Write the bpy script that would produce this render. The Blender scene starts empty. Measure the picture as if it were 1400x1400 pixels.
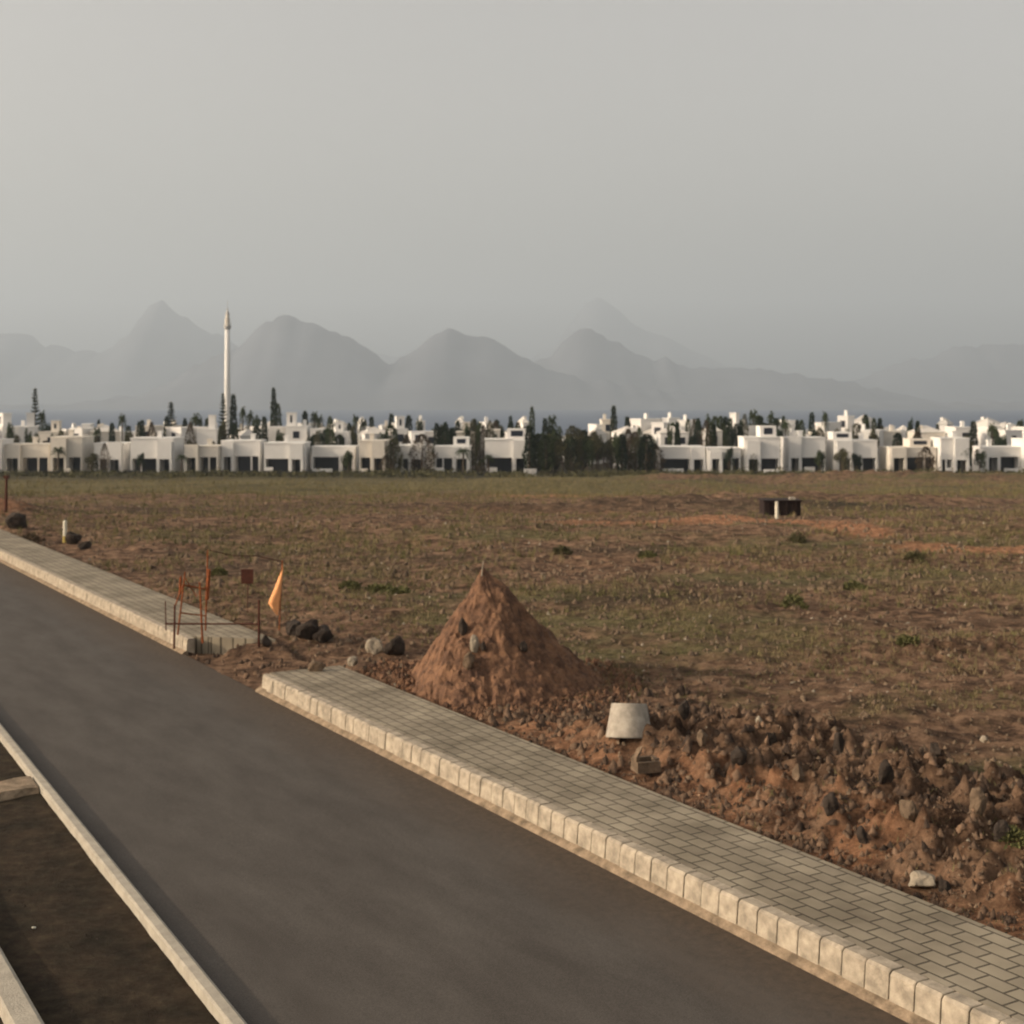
import bpy, math, random
import numpy as np
from mathutils import Vector, Matrix
random.seed(7); rng = np.random.default_rng(11)
C = bpy.context.scene.collection
SC = bpy.context.scene
F = 1900.0; HZ = 550.0; H = 6.0          # focal length in px of a 1400 px frame, horizon row, eye height
TH = math.atan2(1130, 1900); CT, ST = math.cos(TH), math.sin(TH)

def qs(x, y): return x*CT + y*ST, -x*ST + y*CT      # across the road, along the road
def xy(q, s): return q*CT - s*ST, q*ST + s*CT

# ------------------------------------------------------------ noise (numpy value noise)
_perm = rng.random((512, 512))
def vnoise(x, y, seed=0):
    x = np.asarray(x, float) + seed*17.31; y = np.asarray(y, float) + seed*9.77
    xi = np.floor(x).astype(int); yi = np.floor(y).astype(int)
    fx = x-xi; fy = y-yi; fx = fx*fx*(3-2*fx); fy = fy*fy*(3-2*fy)
    a = _perm[xi % 512, yi % 512]; b = _perm[(xi+1) % 512, yi % 512]
    c = _perm[xi % 512, (yi+1) % 512]; d = _perm[(xi+1) % 512, (yi+1) % 512]
    return (a*(1-fx)+b*fx)*(1-fy) + (c*(1-fx)+d*fx)*fy
def fbm(x, y, o=4, seed=0):
    t = 0; a = .5
    for i in range(o):
        t = t + a*vnoise(x*2**i, y*2**i, seed+i*3); a *= .5
    return t/(1-.5**o)
def ss(a, b, x):
    t = np.clip((np.asarray(x, float)-a)/(b-a), 0, 1); return t*t*(3-2*t)

YH = 300.0; ZH = -9.8
def base(y):
    y = np.asarray(y, float)
    z = np.interp(y, [-1e4, 62, 70, 290, 300, 520, 800, 1500, 1650, 1e6], [0, 0, -.25, -9.45, ZH, ZH, -20, -46, -50, -50])
    return z
S_NEAR = 27.5; S_FAR = 32.4
def terrain(x, y):
    x = np.asarray(x, float); y = np.asarray(y, float)
    q, s = qs(x, y)
    far = ss(60, 110, y)
    town = ss(270, 300, y)
    n = (fbm(x*.35, y*.35, 4, 1)-.5)*.35 + (fbm(x*1.6, y*1.6, 3, 5)-.5)*.14
    n += (fbm(x*.06, y*.06, 3, 9)-.5)*1.0*ss(30, 60, y)*(1-town)
    n += (fbm(x*6, y*6, 2, 12)-.5)*.09*(1-far)
    field = .22 + n
    # heap of dug-up soil running along the pavement on the right
    hb = ss(12.6, 13.8, q)*(1-ss(16.3, 17.3, q))*(1-ss(19.3, 22.5, s+.4*(q-12)))
    clod = np.abs(fbm(x*1.1, y*1.1, 3, 21)-.5)*2
    clod2 = 1-np.abs(fbm(x*2.6, y*2.6, 3, 31)-.5)*4
    clod3 = fbm(x*4.2, y*4.2, 2, 35)**2
    field = field + hb*(-.10 + .34*(1-clod)*(.2+.8*vnoise(x*.5, y*.5, 40)) + .20*clod2 + .58*clod3)
    # second small ridge further back on the right
    r2 = np.exp(-((y-31.5-.25*(x-8))/1.3)**2)*ss(5.5, 9, x)*(1-ss(30, 40, x))
    field = field + r2*(.15+.5*clod2*.4)
    # low spoil banks out in the field
    for (bx, by, bw, bd, bh) in ((9, 88, 16, 3, .7), (28, 60, 10, 1.6, .35), (-29.5, 76, 3.0, 3, 1.0), (22, 100, 25, 2.5, .5), (5, 150, 40, 4, .7), (60, 200, 50, 6, 1.4)):
        field = field + bh*np.exp(-((x-bx)/bw)**2-((y-by)/bd)**2)*(.6+.8*fbm(x*.8, y*.8, 3, 51))
    edge = ss(12.0, 12.7, q)
    near = .04 + n*.25
    z = field*edge + near*(1-edge)
    # under the pavements and the road
    lkq = np.clip(s-8, 0, None)*.0275
    onroad = (q > 4.36+lkq) & (q < 10.2)
    pav = (q >= 10.1) & (q < 12.12) & ((s < S_NEAR-.1) | (s > S_FAR-.9))
    z = np.where(onroad, -.12, z)
    z = np.where(pav, -.05, z)
    gap = (q >= 10.1) & (q < 12.12) & ~pav
    z = np.where(gap, -.02 + n*.5 + .16*ss(10.5, 11.6, q) + .14*ss(31.2, 32.2, s+.9*(q-10.4))*ss(10.6, 11, q), z)
    verge = (q <= 4.36+lkq)
    z = np.where(verge, .03 + n*.18, z)
    z = np.where(q < 2.6, .02 + n*.2, z)
    z = z*(1-town*.85) + base(y)
    return z
def tz(x, y): return float(terrain(np.array([x]), np.array([y]))[0])
def onground(u, v, z=None):
    """point of the ground under a picture point (flat if z is given)"""
    if z is not None:
        y = F*(H-z)/(v-HZ); return (u-700)/F*y, y, z
    ys = np.geomspace(10, 500, 4000); xs = (u-700)/F*ys
    zr = H-(v-HZ)/F*ys; zt = terrain(xs, ys)
    k = np.argmax(zr <= zt)
    return float(xs[k]), float(ys[k]), float(zt[k])

# ------------------------------------------------------------ materials
def mat(name, col, rough=.9, var=.25, scale=4., col2=None, bump=.0, bscale=30., spec=.2, coord='Object', stretch=(1,1,1), metallic=0., contrast=(.35,.65)):
    m = bpy.data.materials.new(name); m.use_nodes = True
    nt = m.node_tree; N = nt.nodes; L = nt.links; b = N['Principled BSDF']
    b.inputs['Roughness'].default_value = rough; b.inputs['Specular IOR Level'].default_value = spec
    b.inputs['Metallic'].default_value = metallic
    tc = N.new('ShaderNodeTexCoord'); mp = N.new('ShaderNodeMapping'); mp.inputs['Scale'].default_value = stretch
    L.new(tc.outputs[coord], mp.inputs[0])
    nz = N.new('ShaderNodeTexNoise'); nz.inputs['Scale'].default_value = scale; nz.inputs['Detail'].default_value = 6
    nz.inputs['Roughness'].default_value = .65
    L.new(mp.outputs[0], nz.inputs[0])
    r = N.new('ShaderNodeValToRGB'); r.color_ramp.elements[0].position = contrast[0]; r.color_ramp.elements[1].position = contrast[1]
    c2 = col2 if col2 else tuple(c*(1-var) for c in col)
    r.color_ramp.elements[0].color = (*c2, 1); r.color_ramp.elements[1].color = (*col, 1)
    L.new(nz.outputs[0], r.inputs[0]); L.new(r.outputs[0], b.inputs['Base Color'])
    if bump:
        n2 = N.new('ShaderNodeTexNoise'); n2.inputs['Scale'].default_value = bscale; n2.inputs['Detail'].default_value = 5
        L.new(mp.outputs[0], n2.inputs[0]); bm = N.new('ShaderNodeBump'); bm.inputs['Strength'].default_value = bump
        bm.inputs['Distance'].default_value = .05
        L.new(n2.outputs[0], bm.inputs['Height']); L.new(bm.outputs[0], b.inputs['Normal'])
    m['out'] = r.name
    return m
M = {}
M['white'] = mat('white_render', (.76,.745,.715), .85, .06, .6)
M['cream'] = mat('cream_render', (.71,.66,.58), .85, .1, .6)
M['grey_render'] = mat('grey_render', (.5,.49,.47), .85, .1, .6)
M['glass'] = mat('dark_glass', (.012,.017,.032), .35, .3, 2, spec=.5)
M['shutter'] = mat('dark_wood', (.03,.035,.045), .6, .3, 5)
M['green_door'] = mat('green_paint', (.03,.06,.04), .6, .3, 5)
M['lava'] = mat('lava_stone', (.035,.035,.038), .95, .5, 3, bump=.6, bscale=9)
M['roof'] = mat('roof_render', (.62,.59,.54), .9, .12, 1)
M['leaf'] = mat('tree_leaf', (.055,.075,.026), .75, .5, .8)
M['leaf_dark'] = mat('pine_leaf', (.028,.045,.022), .8, .4, .8)
M['leaf_olive'] = mat('olive_leaf', (.085,.08,.035), .8, .4, .8)
M['leaf_brown'] = mat('dry_leaf', (.10,.07,.04), .85, .4, .8)
M['trunk'] = mat('bark', (.10,.075,.055), .95, .4, 6)
M['conc'] = mat('concrete', (.42,.38,.31), .9, .25, 5, bump=.25, bscale=40)
M['conc_ring'] = mat('ring_concrete', (.42,.375,.31), .9, .4, 5, bump=.2, bscale=50)
M['conc_dust'] = mat('dusty_concrete', (.33,.25,.17), .95, .6, 5, bump=.4, bscale=30)
M['rock'] = mat('rock', (.19,.135,.09), .95, .5, 5, bump=.6, bscale=18)
M['rock_dark'] = mat('dark_rock', (.055,.042,.033), .95, .5, 5, bump=.6, bscale=18)
M['rock_pale'] = mat('pale_rock', (.34,.29,.22), .95, .35, 6, bump=.5, bscale=20)
M['rust'] = mat('rusty_steel', (.30,.085,.025), .8, .5, 12)
M['rust_dark'] = mat('dark_rusty_steel', (.09,.03,.018), .8, .4, 12)
M['flag'] = mat('orange_cloth', (.86,.40,.17), .75, .12, 9)
M['white_paint'] = mat('white_paint', (.72,.68,.55), .6, .15, 10)
M['yellow_paint'] = mat('yellow_paint', (.45,.35,.10), .6, .2, 10)
M['skip'] = mat('brown_steel', (.028,.016,.013), .75, .5, 4)
M['grass'] = mat('dry_grass', (.21,.165,.085), .9, .5, .5, col2=(.12,.115,.045), coord='Object', contrast=(.4,.6))
M['greengrass'] = mat('green_weed', (.12,.12,.045), .85, .4, .8)
M['rubble'] = mat('soil_rubble', (.20,.128,.082), .95, .5, 2.5, col2=(.045,.031,.023), contrast=(.4,.62), bump=.4, bscale=22)

def link(nt, a, b): nt.links.new(a, b)

def soil_material():
    m = bpy.data.materials.new('soil'); m.use_nodes = True; nt = m.node_tree; N = nt.nodes; L = nt.links
    b = N['Principled BSDF']; b.inputs['Roughness'].default_value = .97; b.inputs['Specular IOR Level'].default_value = .1
    tc = N.new('ShaderNodeTexCoord')
    def noise(sc, det=6, ro=.65, st=None):
        n = N.new('ShaderNodeTexNoise'); n.inputs['Scale'].default_value = sc; n.inputs['Detail'].default_value = det; n.inputs['Roughness'].default_value = ro
        if st:
            mp = N.new('ShaderNodeMapping'); mp.inputs['Scale'].default_value = st; L.new(tc.outputs['Object'], mp.inputs[0]); L.new(mp.outputs[0], n.inputs[0])
        else: L.new(tc.outputs['Object'], n.inputs[0])
        return n.outputs[0]
    def ramp(src, stops):
        r = N.new('ShaderNodeValToRGB'); e = r.color_ramp.elements
        while len(e) < len(stops): e.new(.5)
        for k, (p, c) in enumerate(stops): e[k].position = p; e[k].color = (*c, 1)
        L.new(src, r.inputs[0]); return r.outputs[0]
    def mix(f, a, c):
        x = N.new('ShaderNodeMix'); x.data_type = 'RGBA'; L.new(f, x.inputs[0]); L.new(a, x.inputs[6]); L.new(c, x.inputs[7]); return x.outputs[2]
    soil = ramp(noise(1.6, 9, .75), [(.38, (.04,.024,.016)), (.5, (.15,.092,.058)), (.62, (.30,.19,.12))])
    veg = ramp(noise(2.6, 9, .8), [(.36, (.045,.038,.018)), (.5, (.125,.104,.050)), (.64, (.22,.185,.098))])
    orange = ramp(noise(3.2, 9, .8), [(.36, (.10,.05,.03)), (.5, (.31,.155,.083)), (.64, (.5,.28,.16))])
    dark = ramp(noise(5, 8, .8), [(.35, (.014,.012,.009)), (.55, (.036,.032,.022)), (.72, (.07,.062,.04))])
    at = N.new('ShaderNodeAttribute'); at.attribute_name = 'zones'
    sep = N.new('ShaderNodeSeparateColor'); L.new(at.outputs['Color'], sep.inputs[0])
    def msk(attr, sc, lo, hi):
        # attribute sharpened with noise
        a = N.new('ShaderNodeMath'); a.operation = 'MULTIPLY_ADD'; L.new(noise(sc, 7, .7), a.inputs[0]); a.inputs[1].default_value = .9
        s = N.new('ShaderNodeMath'); s.operation = 'SUBTRACT'; L.new(attr, s.inputs[0]); s.inputs[1].default_value = .45; L.new(s.outputs[0], a.inputs[2])
        mr = N.new('ShaderNodeMapRange'); mr.inputs[1].default_value = lo; mr.inputs[2].default_value = hi; L.new(a.outputs[0], mr.inputs[0]); return mr.outputs[0]
    c = mix(msk(sep.outputs[1], .5, .35, .6), soil, veg)
    c = mix(msk(sep.outputs[0], .7, .38, .62), c, orange)
    c = mix(sep.outputs[2], c, dark)
    L.new(c, b.inputs['Base Color'])
    bm = N.new('ShaderNodeBump'); bm.inputs['Strength'].default_value = 1.0; bm.inputs['Distance'].default_value = .12
    L.new(noise(5, 10, .8), bm.inputs['Height']); L.new(bm.outputs[0], b.inputs['Normal'])
    return m
M['soil'] = soil_material()

# ------------------------------------------------------------ mesh helpers
def mesh_np(name, V, Q, mats, parent=None, smooth=False, mi=None):
    V = np.asarray(V, np.float32); Q = np.asarray(Q, np.int32); k = Q.shape[1]
    me = bpy.data.meshes.new(name); me.vertices.add(len(V)); me.vertices.foreach_set('co', V.ravel())
    me.loops.add(Q.size); me.loops.foreach_set('vertex_index', Q.ravel()); me.polygons.add(len(Q))
    me.polygons.foreach_set('loop_start', np.arange(0, Q.size, k, dtype=np.int32))
    if mi is not None: me.polygons.foreach_set('material_index', np.asarray(mi, np.int32))
    me.update(calc_edges=True)
    for m in mats if isinstance(mats, (list, tuple)) else [mats]: me.materials.append(m)
    if smooth: me.shade_smooth()
    o = bpy.data.objects.new(name, me); C.objects.link(o)
    if parent: o.parent = parent
    return o
class MB:
    """collects shapes into one mesh"""
    def __init__(s): s.v = []; s.f = []
    def add(s, vs, fs):
        k = len(s.v); s.v += [tuple(p) for p in vs]; s.f += [tuple(i+k for i in f) for f in fs]; return s
    def box(s, x0, x1, y0, y1, z0, z1, top=0.):
        t = top
        return s.add([(x0,y0,z0),(x1,y0,z0),(x1,y1,z0),(x0,y1,z0),(x0+t,y0+t,z1),(x1-t,y0+t,z1),(x1-t,y1-t,z1),(x0+t,y1-t,z1)],
            [(0,3,2,1),(4,5,6,7),(0,1,5,4),(1,2,6,5),(2,3,7,6),(3,0,4,7)])
    def tube(s, pts, rad, n=8, cap=True):
        pts = [Vector(p) for p in pts]; rad = rad if hasattr(rad, '__len__') else [rad]*len(pts)
        vs = []; fs = []
        for i, p in enumerate(pts):
            d = (pts[min(i+1, len(pts)-1)]-pts[max(i-1, 0)]).normalized()
            a = d.orthogonal().normalized() if abs(d.z) < .9 else Vector((1,0,0)).cross(d).normalized(); b = d.cross(a)
            for k in range(n):
                t = 2*math.pi*k/n; vs.append(p + (a*math.cos(t)+b*math.sin(t))*rad[i])
        for i in range(len(pts)-1):
            for k in range(n):
                a0 = i*n+k; a1 = i*n+(k+1) % n; fs.append((a0, a1, a1+n, a0+n))
        if cap: fs.append(tuple(range(n))[::-1]); fs.append(tuple(range((len(pts)-1)*n, len(pts)*n)))
        return s.add(vs, fs)
    def lathe(s, prof, n=20):
        vs = []; fs = []
        for r, z in prof:
            for k in range(n): t = 2*math.pi*k/n; vs.append((r*math.cos(t), r*math.sin(t), z))
        for i in range(len(prof)-1):
            for k in range(n): a0 = i*n+k; a1 = i*n+(k+1) % n; fs.append((a0, a1, a1+n, a0+n))
        return s.add(vs, fs)
    def build(s, name, m, parent=None, smooth=False, loc=None):
        me = bpy.data.meshes.new(name); me.from_pydata(s.v, [], s.f); me.update(); me.materials.append(m)
        if smooth: me.shade_smooth()
        o = bpy.data.objects.new(name, me); C.objects.link(o)
        if parent: o.parent = parent
        if loc: o.location = loc
        return o
def tag(o, label=None, cat=None, group=None, kind=None):
    if label: o['label'] = label
    if cat: o['category'] = cat
    if group: o['group'] = group
    if kind: o['kind'] = kind
    return o
def empty(name, loc, rz=0, label=None, cat=None, group=None):
    o = bpy.data.objects.new(name, None); C.objects.link(o); o.location = loc; o.rotation_euler = (0, 0, rz)
    return tag(o, label, cat, group)
def copy_tree(o, parent=None):
    c = o.copy(); C.objects.link(c); c.parent = parent
    for ch in list(o.children): copy_tree(ch, c)
    return c

# ------------------------------------------------------------ ground
def orange_zone(x, y):
    R = .9*np.exp(-((x-9)/8)**2-((y-66)/3.0)**2) + .8*np.exp(-((x-5)/10)**2-((y-124)/8)**2)
    R = R + 1.15*np.exp(-((x-20)/6.5)**2-((y-53+.12*(x-19))/1.9)**2) + .9*np.exp(-((x-15)/1.6)**2-((y-60.5)/4)**2)
    R = R + .4*np.exp(-((x+6)/10)**2-((y-84)/8)**2) + 1.0*np.exp(-((x+29.5)/3)**2-((y-76)/4)**2)
    return R + .34*ss(-6, 6, x)*np.exp(-((y-78)/14)**2)
def build_ground():
    ny, nx = 900, 820
    t = np.linspace(0, 1, ny)
    ys = np.concatenate([np.linspace(-40, 9, 30), np.geomspace(9.3, 70, 560), np.geomspace(70.8, 1650, 310)])
    ny = len(ys)
    tt = np.linspace(-1, 1, nx); tt = np.sign(tt)*(np.abs(tt)*.42+.58*np.abs(tt)**3.2)
    W = np.maximum(60, 1.5*ys)
    X = tt[None, :]*W[:, None]; Y = np.repeat(ys[:, None], nx, 1)
    Z = terrain(X, Y)
    V = np.stack([X, Y, Z], -1).reshape(-1, 3)
    i = np.arange(ny*nx).reshape(ny, nx)
    Q = np.stack([i[:-1, :-1], i[:-1, 1:], i[1:, 1:], i[1:, :-1]], -1).reshape(-1, 4)
    o = mesh_np('ground', V, Q, M['soil'], smooth=True); tag(o, kind='structure')
    x, y = V[:, 0], V[:, 1]; q, s = qs(x, y)
    # soil zones: red = fresh orange earth, green = dry weeds, blue = dark planted earth
    R = .36*ss(12, 12.3, q)*(1-ss(13.2, 15.2, q))*(1-ss(24, 30, s)) + .15*ss(12, 12.5, q)*(1-ss(14, 18, q))
    hb = ss(12.4, 13.6, q)*(1-ss(16, 17.5, q))*(1-ss(19, 23, s)); R = R - .05*hb + orange_zone(x, y)
    G = .33*ss(14.5, 18, q) - hb*.45 + .75*ss(115, 165, y)*(1-.8*ss(-5, 25, x)) + .12*np.exp(-((y-45)/22)**2) - .25*np.exp(-((y-86)/12)**2)
    G = G + (fbm(x*.09, y*.2, 3, 61)-.5)*1.1
    G = np.where(q < 12, .1, G)
    D = ((q < 4.4+np.clip(s-8, 0, None)*.0275) & (q > 2.6)).astype(float)*.85 + .6*(q <= 2.6) + .4*ss(190, 225, y)*(1-ss(620, 700, y)) + .5*ss(225, 262, y)*(1-ss(620, 700, y)) 
    D = D + .45*np.exp(-((x-2)/60)**2-((y-88)/6)**2) + .5*np.clip(fbm(x*.12, y*.3, 3, 66)-.55, 0, 1)*4*ss(14, 16, q)*(y < 240)
    col = np.stack([np.clip(R,0,1), np.clip(G,0,1), np.clip(D,0,1), np.ones_like(x)], -1).astype(np.float32)
    a = o.data.color_attributes.new('zones', 'FLOAT_COLOR', 'POINT'); a.data.foreach_set('color', col.ravel())
build_ground()

# ------------------------------------------------------------ road, kerbs, pavements (object axes: x across the road, y along it)
def road_frame(o): o.rotation_euler = (0, 0, TH); return o
def lift(q, s):
    x, y = xy(q, s); return float(base(y))
def strip(name, prof, s0, s1, ds, m, cap=True, shift=None):
    """sweeps a cross-section (q, z) along the road"""
    n = max(2, int((s1-s0)/ds)+1); ss_ = np.linspace(s0, s1, n); vs = []; fs = []; k = len(prof)
    for s in ss_:
        for q, z in prof:
            qq = q + (shift(s) if shift else 0); vs.append((qq, s, z+lift(qq, s)))
    for i in range(n-1):
        for j in range(k-1): a = i*k+j; fs.append((a, a+1, a+1+k, a+k))
    if cap: fs.append(tuple(range(k))[::-1]); fs.append(tuple(range((n-1)*k, n*k)))
    b = MB(); b.add(vs, fs); return road_frame(b.build(name, m))

def asphalt():
    m = bpy.data.materials.new('asphalt'); m.use_nodes = True; nt = m.node_tree; N = nt.nodes; L = nt.links; b = N['Principled BSDF']
    b.inputs['Roughness'].default_value = .85; b.inputs['Specular IOR Level'].default_value = .25
    tc = N.new('ShaderNodeTexCoord')
    def noise(sc, st=(1,1,1), det=6, ro=.6):
        mp = N.new('ShaderNodeMapping'); mp.inputs['Scale'].default_value = st; L.new(tc.outputs['Object'], mp.inputs[0])
        n = N.new('ShaderNodeTexNoise'); n.inputs['Scale'].default_value = sc; n.inputs['Detail'].default_value = det; n.inputs['Roughness'].default_value = ro
        L.new(mp.outputs[0], n.inputs[0]); return n.outputs[0]
    r = N.new('ShaderNodeValToRGB'); r.color_ramp.elements[0].position = .3; r.color_ramp.elements[1].position = .72
    r.color_ramp.elements[0].color = (.058,.050,.043,1); r.color_ramp.elements[1].color = (.090,.080,.070,1)
    L.new(noise(1.3, (1.2,.35,1), 8), r.inputs[0])
    r2 = N.new('ShaderNodeValToRGB'); r2.color_ramp.elements[0].position = .3; r2.color_ramp.elements[1].position = .7
    r2.color_ramp.elements[0].color = (.6,.6,.6,1); r2.color_ramp.elements[1].color = (1.4,1.4,1.4,1)
    L.new(noise(60, det=3, ro=.8), r2.inputs[0])
    mu = N.new('ShaderNodeMix'); mu.data_type = 'RGBA'; mu.blend_type = 'MULTIPLY'; mu.inputs[0].default_value = 1
    L.new(r.outputs[0], mu.inputs[6]); L.new(r2.outputs[0], mu.inputs[7])
    # brown dirt washed along the right-hand kerb
    sp = N.new('ShaderNodeSeparateXYZ'); L.new(tc.outputs['Object'], sp.inputs[0])
    ad = N.new('ShaderNodeMath'); ad.operation = 'MULTIPLY_ADD'; L.new(noise(1.3, (1,.35,1), 6), ad.inputs[0]); ad.inputs[1].default_value = 1.2; L.new(sp.outputs[0], ad.inputs[2])
    mr = N.new('ShaderNodeMapRange'); mr.inputs[1].default_value = 9.3; mr.inputs[2].default_value = 10.7; L.new(ad.outputs[0], mr.inputs[0])
    mr.inputs[4].default_value = .8
    dn = N.new('ShaderNodeValToRGB'); dn.color_ramp.elements[0].color = (.045,.032,.023,1); dn.color_ramp.elements[1].color = (.12,.085,.055,1)
    dn.color_ramp.elements[0].position = .35; dn.color_ramp.elements[1].position = .75
    L.new(noise(9, det=8, ro=.75), dn.inputs[0])
    mx = N.new('ShaderNodeMix'); mx.data_type = 'RGBA'; L.new(mr.outputs[0], mx.inputs[0]); L.new(mu.outputs[2], mx.inputs[6]); L.new(dn.outputs[0], mx.inputs[7])
    L.new(mx.outputs[2], b.inputs['Base Color'])
    bm = N.new('ShaderNodeBump'); bm.inputs['Strength'].default_value = .5; bm.inputs['Distance'].default_value = .02
    L.new(noise(90, det=3, ro=.8), bm.inputs['Height']); L.new(bm.outputs[0], b.inputs['Normal'])
    return m
M['asphalt'] = asphalt()

def paving():
    m = bpy.data.materials.new('paving'); m.use_nodes = True; nt = m.node_tree; N = nt.nodes; L = nt.links; b = N['Principled BSDF']
    b.inputs['Roughness'].default_value = .9; b.inputs['Specular IOR Level'].default_value = .2
    tc = N.new('ShaderNodeTexCoord')
    mp = N.new('ShaderNodeMapping'); mp.inputs['Rotation'].default_value = (0, 0, math.pi/2); L.new(tc.outputs['Object'], mp.inputs[0])
    br = N.new('ShaderNodeTexBrick'); br.offset = .5; br.inputs['Scale'].default_value = 1; br.inputs['Brick Width'].default_value = .36
    br.inputs['Row Height'].default_value = .23; br.inputs['Mortar Size'].default_value = .017; br.inputs['Mortar Smooth'].default_value = .5
    br.inputs['Color1'].default_value = (.275,.245,.190,1); br.inputs['Color2'].default_value = (.225,.198,.155,1); br.inputs['Mortar'].default_value = (.085,.074,.058,1)
    L.new(mp.outputs[0], br.inputs[0])
    nz = N.new('ShaderNodeTexNoise'); nz.inputs['Scale'].default_value = 1.1; nz.inputs['Detail'].default_value = 7; L.new(tc.outputs['Object'], nz.inputs[0])
    r = N.new('ShaderNodeValToRGB'); r.color_ramp.elements[0].color = (.68,.65,.60,1); r.color_ramp.elements[1].color = (1.25,1.22,1.16,1)
    r.color_ramp.elements[0].position = .3; r.color_ramp.elements[1].position = .7
    L.new(nz.outputs[0], r.inputs[0])
    mu = N.new('ShaderNodeMix'); mu.data_type = 'RGBA'; mu.blend_type = 'MULTIPLY'; mu.inputs[0].default_value = 1
    L.new(br.outputs[0], mu.inputs[6]); L.new(r.outputs[0], mu.inputs[7]); L.new(mu.outputs[2], b.inputs['Base Color'])
    bm = N.new('ShaderNodeBump'); bm.invert = True; bm.inputs['Strength'].default_value = .9; bm.inputs['Distance'].default_value = .012
    L.new(br.outputs['Fac'], bm.inputs['Height']); L.new(bm.outputs[0], b.inputs['Normal'])
    return m
M['paving'] = paving()
M['kerb'] = mat('kerb_concrete', (.45,.385,.295), .9, .48, 5.5, bump=.25, bscale=40)
M['joint'] = mat('kerb_joint', (.22,.16,.10), .95, .3, 8)

lk = lambda s: .032*max(0, (s-8))*.86            # the left kerb drifts with distance
def road():
    vs = []; fs = []; sv = np.arange(-30, 251, 2.)
    for s in sv:
        q0 = 4.30+(lk(s) if s < 120 else lk(120))
        for t, z in ((0,0),(.2,.02),(.5,.03),(.8,.02),(1,0)): q = q0+(10.2-q0)*t; vs.append((q, s, z+lift(q, s)))
    for i in range(len(sv)-1):
        for j in range(4): a = i*5+j; fs.append((a, a+1, a+6, a+5))
    tag(road_frame(MB().add(vs, fs).build('road', M['asphalt'])), kind='structure')
road()
ZP = .36
def pavement(s0, s1, skew):
    n = int((s1-s0)/1.5)+2; vs = []; fs = []
    for i, s in enumerate(np.linspace(s0, s1, n)):
        for (q, z) in ((10.47, -.06), (10.47, ZP), (12.05, ZP), (12.05, -.1)):
            e = skew*(q-10.4)/1.65 if (i == 0 and skew) else 0
            vs.append((q, s+e, z+lift(q, s)))
    for i in range(n-1):
        for j in range(3): a = i*4+j; fs.append((a, a+1, a+5, a+4))
    fs.append((3,2,1,0)); fs.append(tuple(range((n-1)*4, n*4)))
    return tag(road_frame(MB().add(vs, fs).build('pavement', M['paving'])), kind='structure')
pavement(-30, S_NEAR, 0)
pavement(S_FAR+.45, 240, -1.6)
def kerb(s0, s1, rounded=False):
    b = MB(); s = s0; L_ = .33
    while s < s1-.05:
        e = min(s+L_, s1); g = .008
        d = random.uniform(-.007, .007); dz = random.uniform(-.006, .006)
        z0 = lift(10.3, s); r = .028
        q0 = 10.245+d; qt = 10.285+d
        prof = [(q0, .075), (q0+.018, ZP-r+dz), (qt+r*.4, ZP+.004+dz), (10.455, ZP+.004+dz), (10.455, .0)]
        if rounded and s > s1-.8:
            t = (s-(s1-.8))/.8; prof = [(q+(.16*t*t if q < 10.4 else 0), z-(.05*t if z > .2 else 0)) for q, z in prof]
        vs = []; 
        for k, y in enumerate((s+g, s+g+.012, e-g-.012, e-g)):
            o = .005 if k in (0, 3) else 0
            vs += [(q+o*(1 if q < 10.4 else -1), y, z-o+z0) for q, z in prof]
        fs = [(i*5+j, i*5+j+1, i*5+j+6, i*5+j+5) for i in range(3) for j in range(4)] + [(4,3,2,1,0), (15,16,17,18,19)]
        b.add(vs, fs); s = e
    o = road_frame(b.build('kerb', M['kerb'])); tag(o, kind='structure')
kerb(-30, S_NEAR+.1, True); kerb(S_FAR, 90)
for a, z in ((-30, S_NEAR), (S_FAR+.02, 240)):
    tag(strip('kerb_bed', [(10.15,-.05),(10.16,.022),(10.19,.05),(10.262,.085),(10.30,.10),(10.31,-.05)], a, z, 1.5, M['conc_dust']), kind='structure')
# left-hand side: kerb, dark planted verge, outer kerb, cross strip
tag(strip('kerb', [(4.27,-.05),(4.275,.135),(4.30,.15),(4.40,.15),(4.435,.13),(4.44,-.05)], -30, 120, .8, M['conc'], shift=lk), kind='structure')
tag(strip('kerb', [(2.62,-.05),(2.63,.17),(2.65,.185),(2.86,.185),(2.90,.16),(2.905,-.05)], -30, 21.6, .8, M['conc']), kind='structure')
def crossing():
    S0 = 21.6
    b = MB(); n = 14
    vs = []
    for i in range(n):
        q = 1.6+(4.27+lk(22)-1.62)*i/(n-1)
        for j, (ds_, z) in enumerate(((0,.02),(.08,.13),(.9,.15),(1.0,.02))):
            vs.append((q, S0+.25*(q-2.6)/1.8+ds_*.75+random.uniform(-.03,.03), z+random.uniform(-.012,.012)))
    fs = [(i*4+j, i*4+4+j, i*4+5+j, i*4+1+j) for i in range(n-1) for j in range(3)]
    o = road_frame(b.add(vs, fs).build('path', M['conc_dust'])); tag(o, kind='structure')
crossing()

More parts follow.
